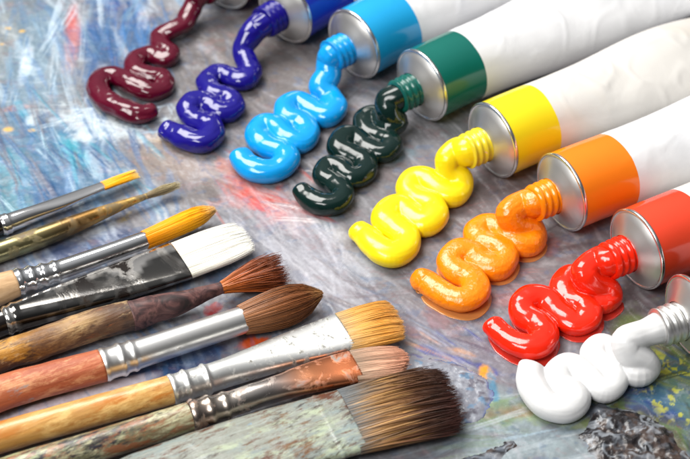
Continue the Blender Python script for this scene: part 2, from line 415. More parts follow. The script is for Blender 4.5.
crust('dried_paint_crust', 'grey wrinkled crust of dried paint beside the wide dark brown bristles',
      [(385, 350), (430, 356), (465, 364), (488, 380), (494, 398), (486, 414), (462, 424), (430, 428), (400, 420), (385, 390)], 0.12, DRY, c_grey, 3, rough=.25)
crust('dried_paint_crust', 'blackish brown crust of dried paint with whitish streaks below the white ribbon',
      [(585, 406), (604, 402), (640, 412), (666, 424), (684, 446), (700, 480), (640, 488), (600, 466), (586, 448), (578, 436), (588, 424)], 0.18, DRY, c_dark, 8, rough=.45, ew=.45)
crust('dried_paint_crust', 'thin dark crust of dried paint at the bottom edge near the brown bristles',
      [(448, 462), (470, 452), (498, 444), (516, 440), (520, 448), (506, 456), (500, 470), (470, 476), (446, 472)], 0.07, DRY, c_dark, 14, rough=.4)

# ------------------------------------------------------------------ paint tubes
SILVER = metal_mat('tube_aluminium', (0.80, 0.79, 0.77), 0.38)
RIM = metal_mat('tube_rim', (0.9, 0.89, 0.87), 0.22)
TR = 1.1
def lathe(prof, org, ax, seg=64, wob=None):
    """prof: (distance along ax, radius)"""
    ax = ax/np.linalg.norm(ax); s = np.cross(ax, [0, 0, 1.0]); s /= np.linalg.norm(s); u = np.cross(s, ax)
    V = []
    for i, (d, r) in enumerate(prof):
        for j in range(seg):
            a = 2*math.pi*j/seg
            dd = d+(wob(i, a) if wob else 0)
            V.append(org+ax*dd+(s*math.cos(a)+u*math.sin(a))*r)
    return V, rings_faces(len(prof), seg, False)

TUBES = {}
def tube(key, c, ang, label, bandmat, neckmat, sleevemat, bandlen=1.6, L=13.0, r=TR, seed=0):
    org = at(c[0], c[1], r)
    q = at(c[0]+math.cos(math.radians(ang))*60, c[1]-math.sin(math.radians(ang))*60, r)
    ax = q-org; ax[2] = 0; ax /= np.linalg.norm(ax)
    side = np.cross(ax, [0, 0, 1.0])
    T = thing('paint_tube', label, 'paint tube', (org[0], org[1], 0), 'paint tubes')
    seg = 96
    def surf(s, a):
        tw = float(sstep(0.5, 7.5, np.array(s))); tl = float(sstep(6.0, L, np.array(s)))
        h = r*(1-0.42*tw)*(1-tl)+0.06*tl; w = r*(1+0.38*tw)
        ex = 1.0-0.2*tw; roll = math.radians(20)*float(sstep(0.2, 6.0, np.array(s)))*(1-0.75*tl)
        ca, sa = math.cos(a), math.sin(a)
        x = w*math.copysign(abs(ca)**ex, ca); z = h*sa
        # dents and pressed creases of a used tube, growing away from the shoulder
        k = min(max((s-0.9)/2.5, 0), 1)
        dn = mnoise.noise(Vector((s*0.5+seed*3.1, x*0.6, seed*1.0)))*0.09+mnoise.noise(Vector((s*1.2+seed, x*1.6, seed*2.0)))*0.06
        cr = abs(mnoise.noise(Vector((s*0.75+x*0.55+seed*5, x*0.6-s*.25, seed*2.0))))
        dn += 0.05*max(0, 1-cr/0.10)
        m = 1+k*dn*0.7*(0.3+0.7*max(sa, 0))
        z *= m
        cr_, sr_ = math.cos(roll), math.sin(roll)
        sup = math.sqrt((w*sr_)**2+(h*cr_)**2)
        return org+ax*s+side*(x*cr_+z*sr_)+np.array([0, 0, sup-r-x*sr_+z*cr_+0.002])
    def loft(name, s0, s1, n, mat, cap=False, jag=0.0):
        V = []
        for i in range(n+1):
            for j in range(seg):
                a = 2*math.pi*j/seg
                j0 = jag*(math.sin(2*a+seed)*0.5+mnoise.noise(Vector((math.cos(a)*1.2, math.sin(a)*1.2, seed*1.7))))
                sa_, sb_ = (s0+j0 if s0 > 0.3 else s0), (s1+j0 if s1 < L-0.2 else s1)
                V.append(surf(sa_+(sb_-sa_)*i/n, a))
        return mesh_obj(name, V, rings_faces(n+1, seg, False), mat, T)
    loft('colour_band', 0.03, bandlen, 26, bandmat, jag=0.04)
    loft('sleeve', bandlen, L, 150, sleevemat, jag=0.04)
    # folded crimp at the tail
    V = []; hw = r*1.38+0.02; cr_, sr_ = math.cos(math.radians(5)), math.sin(math.radians(5))
    for (d, z0, z1) in ((L-0.02, -.09, 0.09), (L+0.25, -.11, 0.11), (L+0.5, -.11, 0.11), (L+0.55, -.09, 0.09)):
        for (sx, zz) in ((-1, z0), (1, z0), (1, z1), (-1, z1)):
            p = org+ax*d+side*(hw*sx*cr_); V.append((p[0], p[1], hw*sr_+0.12-hw*sx*sr_+zz))
    mesh_obj('crimped_end', V, rings_faces(4, 4, True), SILVER, T, cols=np.ones((len(V), 3)), smooth=False)
    # rolled rim, shoulder cone, threaded neck
    rim = [(0.05, r*0.985), (0.03, r*1.012), (-0.01, r*1.02), (-0.045, r*1.008), (-0.06, r*0.975), (-0.05, r*0.94), (-0.02, r*0.93)]
    V, f = lathe(rim, org, ax, 96); mesh_obj('rim', V, f, RIM, T, cols=np.ones((len(V), 3)))
    cone = [(-0.02, r*0.945), (-0.07, r*0.90), (-0.16, r*0.78), (-0.26, r*0.62), (-0.33, r*0.53), (-0.36, r*0.47)]
    V, f = lathe(cone, org, ax, 96)
    mesh_obj('shoulder', V, f, SILVER, T, cols=np.ones((len(V), 3)))
    prof = []; nr = 0.475*r/1.1
    for k in range(29):
        tt = k/28; d = -0.34-0.62*tt
        prof.append((d, nr*(1.0-0.04*tt)+0.05*(0.5+0.5*math.cos(tt*2*math.pi*3.2+1.2))-0.02*(tt > .97)))
    prof += [(-0.97, nr*0.86), (-0.95, nr*0.75), (-0.7, nr*0.74)]
    wob = lambda i, a: (0.045*math.sin(a+seed) if 2 < i < 27 else 0)
    V, f = lathe(prof, org, ax, 72, wob)
    mesh_obj('threaded_neck', V, f, neckmat, T, cols=np.ones((len(V), 3)))
    TUBES[key] = (org, ax, nr)
    return T

def sleeve_mat(name, c, stain, amt):
    t = NT(name)
    n = t.noise(34, 4, 0.6, 0.6); n2 = t.noise(110, 5, 0.6)
    base_ = t.mix(t.ramp(n, [(0.5, 0.0), (0.78, amt)]), c, stain)
    base_ = t.mix(t.ramp(n2, [(0.58, 0.0), (0.8, 0.25)]), base_, np.array(c)*0.86)
    t.set(Base_Color=base_, Roughness=0.34, Coat_Weight=0.15, Coat_Roughness=0.2)
    cr = t.noise(75, 3, 0.5, 1.2)
    t.bump(t.mix(0.5, n, cr), 0.35, 0.0012); return t.m
W = (0.75, 0.75, 0.76)
SL_COOL = sleeve_mat('white_sleeve', W, (0.70, 0.71, 0.75), 0.6)
SL_WARM = sleeve_mat('stained_white_sleeve', (0.72, 0.695, 0.655), (0.68, 0.55, 0.40), 0.5)
SL_GREY = sleeve_mat('greyish_sleeve', (0.74, 0.75, 0.77), (0.58, 0.62, 0.66), 0.6)

PC = dict(crimson=(0.078, 0.0007, 0.012), blue=(0.007, 0.0035, 0.165), cyan=(0.003, 0.265, 0.64), green=(0.0016, 0.013, 0.011),
          yellow=(0.82, 0.64, 0.006), orange=(0.92, 0.22, 0.002), red=(0.80, 0.018, 0.003), white=(0.62, 0.62, 0.62))
PM = dict(crimson=paint_mat('crimson_paint', PC['crimson'], 0.13, .22, 0, .1), blue=paint_mat('ultramarine_paint', PC['blue'], 0.13, .12, 0, .1),
          cyan=paint_mat('cyan_paint', PC['cyan'], 0.15, .12, 0, .1), green=paint_mat('dark_green_paint', PC['green'], 0.14, .09, 0, 0),
          yellow=paint_mat('yellow_paint', PC['yellow'], 0.24, .05, .15, .1), orange=paint_mat('orange_paint', PC['orange'], 0.24, .5, .1, .1, 800),
          red=paint_mat('red_paint', PC['red'], 0.14, .16, .05, .15), white=paint_mat('white_paint', PC['white'], 0.42, .12, .08, 0.0))
BM = dict(crimson=enamel_mat('crimson_band', (0.22, 0.004, 0.03)), blue=enamel_mat('blue_band', (0.012, 0.035, 0.40)), cyan=enamel_mat('cyan_band', (0.01, 0.33, 0.66)),
          green=enamel_mat('green_band', (0.002, 0.125, 0.098)), yellow=enamel_mat('yellow_band', (0.86, 0.70, 0.01)), orange=enamel_mat('orange_band', (0.90, 0.22, 0.008)),
          red=enamel_mat('red_band', (0.78, 0.06, 0.022)))
def neck_mat(name, c, am):
    t = NT(name); n = t.noise(220, 4, .6, .5)
    m = t.ramp(n, [(max(0, 1-am-.05), 0.0), (min(1, 1-am+.05), 1.0)])
    t.set(Base_Color=t.mix(m, (0.86, .85, .83), c), Roughness=0.16)
    t.l.new(t.ramp(m, [(0, 1.0), (1, 0.0)]), t.b.inputs['Metallic']); t.bump(n, .1, .0004); return t.m
NM = {k: neck_mat(k+'_neck', np.minimum(np.array(PC[k])*(3.2 if k == 'green' else 1.1), .9), 0.95) for k in PC}
NM['yellow'] = neck_mat('yellow_neck_worn', (0.76, 0.62, 0.03), 0.70); NM['white'] = SILVER
NM['green'] = neck_mat('green_neck', (0.006, 0.10, 0.08), 0.85)

tube('crimson', (222, -23), 35, 'crimson paint tube at the top edge with only its silver shoulder showing', BM['crimson'], NM['crimson'], SL_GREY, seed=1)
tube('blue', (285, 10), 32, 'dark blue banded paint tube next to the cyan one', BM['blue'], NM['blue'], SL_COOL, bandlen=1.9, seed=2)
tube('cyan', (354, 44), 28.5, 'white paint tube with a cyan blue band and cyan neck', BM['cyan'], NM['cyan'], SL_COOL, bandlen=1.75, seed=3)
tube('green', (422, 85), 26, 'white paint tube with a dark green band and silver shoulder', BM['green'], NM['green'], SL_COOL, bandlen=1.55, seed=4)
tube('yellow', (493, 140), 23.5, 'stained white paint tube with a bright yellow band', BM['yellow'], NM['yellow'], SL_WARM, bandlen=1.55, seed=5)
tube('orange', (562, 192), 22, 'white paint tube with an orange band and orange neck', BM['orange'], NM['orange'], SL_COOL, bandlen=1.75, seed=6)
tube('red', (637, 249), 23, 'white paint tube with a red band and red neck', BM['red'], NM['red'], SL_WARM, bandlen=1.65, seed=7)
tube('white', (691, 317), 19, 'bare silver paint tube with an unpainted threaded neck at the right edge', SILVER, NM['white'], SL_COOL, bandlen=1.2, seed=8)

# ------------------------------------------------------------------ ribbons of squeezed paint
def ribbon(key, pts, rpx, label, rough=0.05, film=None, zs=None, seed=0, voxel=0.024, ridge=0.0, swing=0.025, drag=0.016):
    org, ax, nr = TUBES[key]
    z0 = org[2]
    heads = [org-ax*0.6, org-ax*0.88]
    R0 = rpx*depth(at(*pts[len(pts)//2], 0.3))/F
    q = np.array(pts, float); nz = 4; lo = q[nz:]; c0 = lo.mean(0)
    dv = lo[-1]-lo[0]; dv /= np.linalg.norm(dv); pv = np.array([-dv[1], dv[0]])
    for i in range(nz, len(q)):
        e = min(1.0, (i-nz)/4.0); q[i] += pv*((q[i]-c0)@pv)*swing*e
    pts = [tuple(a) for a in q]
    zs = zs or [1.0, 0.93, 0.80, 0.62, 0.46]
    P3 = [np.append(h, nr*0.93) for h in heads]
    for i, (x, y) in enumerate(pts):
        z = zs[i] if i < len(zs) else R0*0.86+0.05*math.sin(i*1.3+seed)
        z = max(z, R0*0.8)+(0.10 if i == len(pts)-1 else 0)
        sq = 1-0.17*float(1-sstep(0.55, 0.85, np.array(z))); pt = at(x, y, z*sq); pt[2] = z; P3.append(np.append(pt, R0*1.03))
    P3 = np.array(P3)
    C4 = catmull(P3, 0.045)
    C = C4[:, :3]; Rr = C4[:, 3].copy()
    s = np.concatenate([[0], np.cumsum(np.linalg.norm(np.diff(C, axis=0), axis=1))])
    Rr *= 1+0.10*(vnoise(s*1.1, s*0, seed+3)-.5)*2+0.05*(vnoise(s*3.1, s*0, seed+5)-.5)*2
    Rr = np.minimum(Rr, R0*1.12)
    dd_ = s[-1]-s; Rr *= 0.80+0.20*sstep(0.0, 0.9, dd_)
    Rr *= 1+0.008*np.sin(s*2*math.pi/0.27+9*vnoise(s*2, s*0, seed+8))*sstep(.5, .75, vnoise(s*1.3, s*0, seed+12))*(rough/0.05)
    # rounded, slightly pulled tip
    n_tip = 10; d = s[-1]-s; tip = np.clip(d/(R0*0.5), 0, 1)
    Rr = Rr*np.sqrt(np.clip(1-(1-tip)**2, 0.02, 1))
    T = np.gradient(C, axis=0); T /= np.linalg.norm(T, axis=1)[:, None]+1e-9
    N = np.cross(T[0], [0, 0, 1.0]); N /= np.linalg.norm(N); seg = 40; V = []
    for i in range(len(C)):
        N = N-T[i]*(N@T[i]); N /= np.linalg.norm(N); B = np.cross(T[i], N)
        for j in range(seg):
            a = 2*math.pi*j/seg; dr = N*math.cos(a)+B*math.sin(a)
            q = Vector((s[i]*1.6, math.cos(a)*1.1+seed*3, math.sin(a)*1.1))
            tn_ = 1+2.2*math.exp(-(s[-1]-s[i])/0.35)
            m = 1+tn_*rough*mnoise.noise(q)+tn_*rough*0.6*mnoise.noise(q*2.7)+ridge*mnoise.noise(Vector((s[i]*0.5, a*2.2, seed)))+drag*(mnoise.noise(Vector((s[i]*0.35, a*4.5, seed)))+0.6*mnoise.noise(Vector((s[i]*0.6, a*9.0, seed+4))))
            p = C[i]+dr*Rr[i]*m
            V.append(p)
    V = np.array(V); zc_ = np.repeat(C[:, 2], seg); V[:, 2] *= 1-0.17*(1-sstep(0.55, 0.85, zc_)); V[:, 2] = np.maximum(V[:, 2], -0.06)
    o = mesh_obj('paint_ribbon', V, rings_faces(len(C), seg, True), PM[key])
    md = o.modifiers.new('r', 'REMESH'); md.mode = 'VOXEL'; md.voxel_size = voxel*CM; md.use_smooth_shade = True
    sm = o.modifiers.new('s', 'SMOOTH'); sm.factor = 0.4; sm.iterations = 1
    dg = bpy.context.evaluated_depsgraph_get(); me = bpy.data.meshes.new_from_object(o.evaluated_get(dg))
    o.modifiers.clear(); old = o.data; o.data = me; bpy.data.meshes.remove(old); me.name = 'paint_ribbon'
    me.polygons.foreach_set('use_smooth', np.ones(len(me.polygons), bool))
    if not me.materials: me.materials.append(PM[key])
    tag(o, label, 'paint', 'ribbons of squeezed paint')
    if film:
        col, off, grow, mat = film
        i0 = int(len(C)*0.16); Vf = []
        Cf = C[i0:]
        for i in range(len(Cf)):
            k = i0+i; g = 1.0+grow*(3.2*float(vnoise(np.array(s[k]*1.1), np.array(0.), seed+9))-.9+0.5*float(vnoise(np.array(s[k]*5), np.array(0.), seed+19)))
            g *= math.sqrt(min(1.0, max(0.02, (len(Cf)-1-i)/14.0)))*min(1.0, 0.4+i/14.0)
            tn = T[k].copy(); tn[2] = 0; tn /= np.linalg.norm(tn)+1e-9; n = np.array([tn[1], -tn[0], 0])
            for j in range(14):
                a = 2*math.pi*j/14
                Vf.append(np.array([Cf[i][0]+off[0], Cf[i][1]+off[1], 0.0])+n*math.cos(a)*R0*g+np.array([0, 0, 0.032*math.sin(a)-0.012]))
        fo = mesh_obj('oil_film', Vf, rings_faces(len(Cf), 14, True), mat, o)
        md = fo.modifiers.new('r', 'REMESH'); md.mode = 'VOXEL'; md.voxel_size = 0.016*CM
        sm = fo.modifiers.new('s', 'SMOOTH'); sm.factor = 0.5; sm.iterations = 3
        dg = bpy.context.evaluated_depsgraph_get(); me = bpy.data.meshes.new_from_object(fo.evaluated_get(dg))
        fo.modifiers.clear(); fo.data = me; me.polygons.foreach_set('use_smooth', np.ones(len(me.polygons), bool))
    return o

OIL = paint_mat('peach_oil_film', lin(218, 142, 70), 0.12, .05, 0, .3)
for m_, a_ in ((OIL, 0.72),): m_.node_tree.nodes['Principled BSDF'].inputs['Alpha'].default_value = a_
REDFILM = paint_mat('red_oil_film', lin(196, 52, 40), 0.08, .05, 0, .5)

ribbon('crimson', [(195, 2), (189, 14), (184, 24), (172, 30), (160, 37), (161, 46), (170, 53), (165, 59), (149, 54), (136, 60), (136, 71), (150, 76), (162, 78), (164, 87), (151, 92), (135, 85), (116, 76), (103, 77), (98, 87), (104, 98), (121, 108), (140, 114), (158, 109)],
       10.6, 'dark crimson zigzag of glossy paint at the upper left', seed=1, zs=[.75, .6, .5, .45], rough=.09, swing=0.0)
ribbon('blue', [(255, 30), (248, 39), (243, 50), (247, 62), (250, 72), (243, 80), (230, 77), (217, 74), (208, 82), (213, 93), (228, 98), (233, 107), (222, 112), (206, 104), (194, 103), (189, 111), (195, 120), (208, 125), (212, 133), (203, 141), (188, 139), (172, 132), (160, 126)],
       12.3, 'deep ultramarine blue zigzag of glossy paint', seed=2, zs=[.95, .8, .65, .5], rough=.085)
ribbon('cyan', [(329, 62), (328, 75), (322, 87), (330, 98), (335, 108), (326, 116), (312, 110), (298, 103), (287, 107), (288, 117), (300, 123), (308, 132), (300, 142), (287, 138), (275, 127), (264, 126), (258, 136), (268, 147), (283, 152), (286, 161), (274, 170), (258, 170), (245, 163), (237, 150)],
       12.9, 'bright cyan blue zigzag of glossy paint', seed=3, zs=[.9, .7, .55], rough=.04)
ribbon('green', [(388, 101), (389, 112), (396, 122), (387, 126), (376, 117), (366, 120), (367, 131), (380, 137), (391, 143), (383, 152), (368, 148), (355, 138), (345, 138), (340, 148), (352, 156), (364, 162), (364, 172), (352, 177), (340, 168), (329, 166), (324, 176), (334, 183), (343, 192), (337, 202), (322, 204), (308, 197), (298, 185)],
       12.1, 'very dark green, almost black zigzag of glossy paint', seed=4, zs=[.98, .78, .58, .5], rough=.05)
ribbon('yellow', [(457, 152), (448, 159), (450, 169), (459, 177), (460, 187), (452, 195), (440, 191), (427, 181), (415, 180), (409, 190), (418, 200), (431, 206), (434, 215), (424, 223), (411, 216), (400, 207), (390, 210), (386, 220), (396, 229), (406, 238), (403, 249), (390, 254), (376, 246), (364, 235), (352, 226)],
       14.0, 'bright yellow zigzag of smooth paint', seed=5, zs=[.98, .88, .68, .52], rough=.03)
ribbon('orange', [(524, 204), (509, 213), (514, 222), (527, 225), (533, 235), (527, 244), (513, 240), (499, 229), (486, 226), (477, 234), (484, 243), (498, 248), (505, 257), (498, 267), (484, 264), (470, 254), (458, 253), (450, 262), (457, 272), (470, 278), (476, 288), (468, 298), (454, 298), (438, 290), (425, 281), (415, 280)],
       13.8, 'orange zigzag of wrinkled paint ringed with pale oil', seed=6, zs=[1.0, .92, .72, .55], rough=.05, film=(None, (0.04, -0.06), .07, OIL), ridge=.02)
ribbon('red', [(597, 261), (584, 272), (590, 282), (603, 287), (609, 297), (600, 302), (586, 291), (573, 278), (564, 288), (571, 300), (585, 306), (588, 316), (576, 323), (561, 314), (547, 301), (533, 298), (523, 305), (525, 316), (538, 324), (545, 335), (535, 346), (518, 344), (502, 334), (488, 320)],
       13.9, 'bright red zigzag of wet glossy paint', seed=7, zs=[1.0, .92, .74, .55], rough=.05, film=(None, (0.05, -0.06), .08, REDFILM))
ribbon('white', [(640, 335), (626, 341), (630, 352), (643, 360), (646, 368), (637, 373), (625, 365), (612, 351), (601, 346), (593, 354), (600, 365), (612, 373), (614, 383), (604, 390), (592, 382), (580, 371), (567, 367), (558, 375), (561, 386), (571, 392), (575, 400), (566, 408), (550, 406), (538, 395), (531, 381), (531, 368), (533, 361)],
       14.2, 'thick pure white zigzag of matte paint', seed=8, zs=[1.0, .92, .74, .6], rough=.035, swing=0.02)

# ------------------------------------------------------------------ brushes
def resolve(sts, zc, step=0.08):
    """sts: (px, py, apparent width px, half thickness cm or None for round, colour) -> dense stations"""
    P = []
    for k, (x, y, w, b, c) in enumerate(sts):
        P.append(at(x, y, zc))
    P = np.array(P); out = []
    T = P[-1]-P[0]; T[2] = 0; T /= np.linalg.norm(T); H = np.cross(T, [0, 0, 1.0]); V = np.array([0, 0, 1.0])
    for p, (x, y, w, b, c) in zip(P, sts):
        i0 = proj(p); ti = proj(p+T*0.1)-i0; ti /= np.linalg.norm(ti); nn = np.array([-ti[1], ti[0]])
        gh = (proj(p+H*0.1)-i0)@nn*10; gv = (proj(p+V*0.1)-i0)@nn*10
        hw = w/2
        if b is None: a = b = hw/math.hypot(gh, gv)
        else: a = math.sqrt(max(hw*hw-(b*gv)**2, (0.35*hw)**2))/abs(gh)
        out.append(np.concatenate([p, [a, b], c]))
    return np.array(out), T, H

def sweep_obj(name, A, H, mat, parent, seg=40, step=0.06, bumps=None, rough=0.0, seed=0, capround=False, colf=None):
    Q = catmull(A, step); V = []; cols = []
    s = np.concatenate([[0], np.cumsum(np.linalg.norm(np.diff(Q[:, :3], axis=0), axis=1))])
    for i, q in enumerate(Q):
        a, b = q[3], q[4]; g = 1.0
        if bumps:
            for (c, w, h) in bumps: g += h/max(a, .2)*math.exp(-((s[i]-c)/w)**2)
        if capround:
            e = min(s[i], 0.1)/0.1; g *= 0.55+0.45*math.sqrt(1-(1-e)**2)
        flat = min(1.0, b/a)
        ex = 0.55+0.45*flat
        for j in range(seg):
            t_ = 2*math.pi*j/seg; ca, sa = math.cos(t_), math.sin(t_)
            m = g*(1+rough*mnoise.noise(Vector((s[i]*2.2, ca*1.5+seed, sa*1.5)))) if rough else g
            x = a*math.copysign(abs(ca)**ex, ca)*m; z = b*math.copysign(abs(sa)**ex, sa)*m
            V.append(q[:3]+H*x+np.array([0, 0, z])); cols.append(np.clip(q[5:8]*(colf(i/(len(Q)-1), ca, sa, s[i]) if colf else 1), 0, 1))
    return mesh_obj(name, V, rings_faces(len(Q), seg, True), mat, parent, cols=np.array(cols))

def bristles(A, H, mat, parent, n, thick, colfn, jitter=0.03, endjit=0.05, splay=0.0, seed=0, core=None, curl=0.02, tipround=0.0, clump=0.02, clumps=7):
    r = np.random.default_rng(seed); Q = catmull(A, 0.05)
    s = np.concatenate([[0], np.cumsum(np.linalg.norm(np.diff(Q[:, :3], axis=0), axis=1))]); s /= s[-1]
    K = 7
    rho = np.sqrt(r.random(n))*0.97; th = r.random(n)*2*math.pi
    outer = r.random(n) < 0.55; rho[outer] = 0.88+0.12*r.random(outer.sum())
    u = rho*np.cos(th); v = rho*np.sin(th)
    sq = 1/np.maximum(np.maximum(np.abs(u), np.abs(v)), 1e-6)
    bx = A[:, 4].min()/A[:, 3].max() < 0.6
    if bx:                                         # flat brush: fill a rounded box
        ex = 0.7; u = np.sign(u)*np.abs(u)**ex; v = np.sign(v)*np.abs(v)**ex
    end = 1-endjit*r.random(n)**1.5-tipround*np.abs(u)**2.4+0.02*r.standard_normal(n)
    short = r.random(n) < 0.12; end[short] -= 0.15*r.random(short.sum())
    ph = r.random(n)*6.28; ju = jitter*r.standard_normal(n); jv = jitter*r.standard_normal(n); rnd = r.random(n)
    key = (np.floor((u+1.3)*clumps)+57*np.floor((v+1.3)*max(2, clumps*0.35))).astype(int); ck = np.random.default_rng(seed+99).standard_normal((4000, 3))
    ju = ju+clump*ck[key % 4000, 0]; jv = jv+clump*0.6*ck[key % 4000, 1]; end = end-np.abs(ck[key % 4000, 2])*clump*0.7
    T = Q[-1, :3]-Q[0, :3]; T /= np.linalg.norm(T)
    Vs = np.zeros((n, K, 3, 3)); Cs = np.zeros((n, K, 3, 3))
    for k in range(K):
        tt = np.clip(-0.03+(end+0.03)*k/(K-1), -0.03, 1.05)
        cen = np.stack([np.interp(tt, s, Q[:, i]) for i in range(3)], -1)+np.outer(np.minimum(tt, 0), T)*0.3+np.outer(np.maximum(tt-1, 0), T)*1.0
        a = np.interp(tt, s, Q[:, 3]); b = np.interp(tt, s, Q[:, 4])
        f = k/(K-1)
        x = a*u+ju*f**1.5*(1+splay)+curl*np.sin(ph+f*3)*f; z = b*v+jv*f**1.5*(1+splay)+curl*np.cos(ph+f*2.6)*f
        p = cen+np.outer(x, H)+np.outer(z, [0, 0, 1.0]); p[:, 2] = np.maximum(p[:, 2], 0.012)
        w = thick*(1-0.75*f**2)*(0.7+0.6*rnd)
        for q in range(3):
            an = 2*math.pi*q/3+ph
            Vs[:, k, q] = p+np.outer(w*np.cos(an), H)+np.outer(w*np.sin(an), [0, 0, 1.0])
        Cs[:, k, :] = colfn(np.full(n, 1.0)*np.clip(tt, 0, 1), rnd, u, v)[:, None, :]
    base_i = np.arange(n)[:, None, None]*K*3
    fs = []
    for k in range(K-1):
        for q in range(3):
            q2 = (q+1) % 3
            fs.append(np.stack([np.arange(n)*K*3+k*3+q, np.arange(n)*K*3+k*3+q2, np.arange(n)*K*3+(k+1)*3+q2, np.arange(n)*K*3+(k+1)*3+q], -1))
    f = np.concatenate(fs)
    VV = Vs.reshape(-1, 3); CC = Cs.reshape(-1, 3)
    # inner mass of hair so that the tuft is opaque
    seg = 28; m = len(Q); cv = []; cc = []
    last = 1-endjit-0.06
    for i in range(m):
        t_ = s[i]*last; q = np.array([np.interp(t_, s, Q[:, c]) for c in range(8)])
        g = 0.86*(1 if i < m-3 else (m-i)/3.2)
        for j in range(seg):
            an = 2*math.pi*j/seg; exq = 0.6 if bx else 1
            ca, sa = math.cos(an), math.sin(an)
            uu = math.copysign(abs(ca)**exq, ca); vv = math.copysign(abs(sa)**exq, sa)
            lim = (1-tipround*abs(uu)**2.4) if tipround else 1
            t2 = t_*lim; q2 = np.array([np.interp(t2, s, Q[:, c]) for c in range(5)])
            p = q2[:3]+H*q2[3]*g*uu+np.array([0, 0, q2[4]*g*vv]); p[2] = max(p[2], 0.01); cv.append(p)
            cc.append(colfn(np.array([t_]), np.array([0.3]), np.array([uu]), np.array([vv]))[0]*0.8)
    ff = rings_faces(m, seg, False); ff = np.array(ff)+len(VV)
    return mesh_obj('bristles', np.vstack([VV, np.array(cv)]), np.vstack([f, ff]), mat, parent, cols=np.clip(np.vstack([CC, np.array(cc)]), 0, 1))

def grad(stops, dark=0.35):
    """colour along the bristle, with hair to hair variation"""
    ps = np.array([p for p, c in stops]); cs = np.array([c for p, c in stops])
    def fn(t, rnd, u, v):
        t = np.clip(t+0.12*(rnd-.5), 0, 1)
        c = np.stack([np.interp(t, ps, cs[:, i]) for i in range(3)], -1)
        k = (1-dark)+dark*2*((rnd*7.13) % 1.0)
        return c*k[:, None]
    return fn

def brush(label, handle, ferrule, bris, zc, hm, fm, bm, n, thick, colfn, bumps=None, frough=0.0, hrough=0.03, seed=0, **kw):
    fix = lambda L: [(x, y, w, b, np.asarray(c)) for (x, y, w, b, c) in L]
    Ah, T, H = resolve(fix(handle+ferrule[:1]), zc); n_h = len(handle)
    Af, T2, H2 = resolve(fix(ferrule), zc); Ab, T3, H3 = resolve(fix([(x, y, w, b, (1, 1, 1)) for (x, y, w, b) in bris]), kw.pop('zb', zc))
    o = thing('paint_brush', label, 'paint brush', (Af[0][0], Af[0][1], 0), 'used paint brushes on the palette')
    Hd = Ah[:-1].copy()
    sweep_obj('handle', Hd, H, hm, o, rough=hrough, seed=seed, capround=True)
    sweep_obj('ferrule', Af, H2, fm, o, bumps=bumps, rough=frough, seed=seed+1, step=0.035, colf=kw.pop('colf', None))
    bristles(Ab, H3, bm, o, n, thick, colfn, seed=seed+2, **kw)
    return o

WOODP = lin(214, 178, 136)
w1 = (1., 1., 1.)
# 1 thin flat nylon
brush('thin brush with a slim dark chrome ferrule and short square yellow tip', [(-330, 345, 12, None, lin(20, 18, 18)), (-120, 268, 22, None, lin(20, 18, 18)), (2, 225, 19, None, lin(20, 18, 18))],
      [(0, 226, 20, None, w1), (6, 224, 20.5, None, w1), (30, 215, 17.5, None, w1), (60, 203.5, 14, .15, w1), (85, 193, 10.5, .08, w1), (104, 185.5, 8.5, .06, w1)],
      [(103, 186, 8.5, .05), (120, 179.5, 9, .06), (137, 173.5, 8.5, .05)], 0.30, worn_mat('black_lacquer', [], .15, coat=.6, grain=.05), metal_mat('chrome', (0.82, .81, .80), 0.10), hair_mat('nylon_hair', .3),
      500, 0.012, grad([(0, lin(250, 160, 0)), (.8, lin(255, 186, 10)), (1, lin(255, 224, 140))], .06), bumps=[(0.1, .05, .03), (.22, .05, .03)], jitter=.006, endjit=.04, curl=.004, seed=21)
# 2 old brass pointed
brush('slim brush with an olive brown tarnished ferrule and a thin dull beige tip', [(-330, 372, 16, None, lin(84, 78, 58)), (-150, 305, 24, None, lin(96, 88, 64)), (-10, 255, 22, None, lin(100, 92, 66))],
      [(-12, 256, 22, None, lin(150, 150, 120)), (40, 237.5, 21, None, lin(150, 140, 104)), (70, 226, 19, None, lin(150, 122, 84)), (97, 215, 15, None, lin(190, 150, 90)), (125, 204, 9.5, None, lin(224, 186, 110)), (147, 196, 6, None, lin(236, 206, 140))],
      [(146, 196.5, 5, None), (163, 190, 7.5, None), (181, 184, 3, None)], 0.31, worn_mat('olive_lacquer', [(lin(60, 54, 40), .4)], .35), metal_mat('tarnished_brass', (0.95, .9, .8), 0.3, [lin(86, 76, 54), lin(120, 100, 64), lin(96, 92, 78)], .42, 120), hair_mat('dull_hair', .6),
      220, 0.009, grad([(0, lin(120, 104, 78)), (1, lin(196, 182, 140))], .4), jitter=.03, endjit=.25, curl=.015, seed=24)
# 3 chrome ferrule, pointed golden nylon
brush('brush with a pale wood handle, ringed chrome ferrule and pointed golden yellow tip', [(-330, 405, 24, None, WOODP), (-120, 331, 38, None, WOODP), (-20, 296, 35, None, WOODP), (16, 283, 28, None, WOODP)],
      [(13, 284, 28, None, w1), (20, 281.5, 25, None, w1), (35, 277, 21.5, None, w1), (50, 273, 20, None, w1), (100, 256, 19, None, w1), (146, 239.5, 18, None, w1)],
      [(145, 240, 17, None), (172, 228.5, 18.5, None), (195, 218.5, 17.5, None), (207, 213, 12, None), (215, 209.5, 3, None)], 0.42, worn_mat('pale_wood', [(lin(196, 150, 110), .36)], .4, coat=.2), metal_mat('bright_chrome', (0.88, .88, .88), 0.12), hair_mat('golden_nylon', .3),
      1300, 0.012, grad([(0, lin(246, 152, 2)), (.6, lin(255, 180, 8)), (.86, lin(255, 184, 40)), (1, lin(252, 214, 150))], .07), bumps=[(0.2, .07, .05), (.52, .08, .06), (.84, .09, .06), (1.15, .07, .04)], jitter=.008, endjit=.10, curl=.004, seed=27)
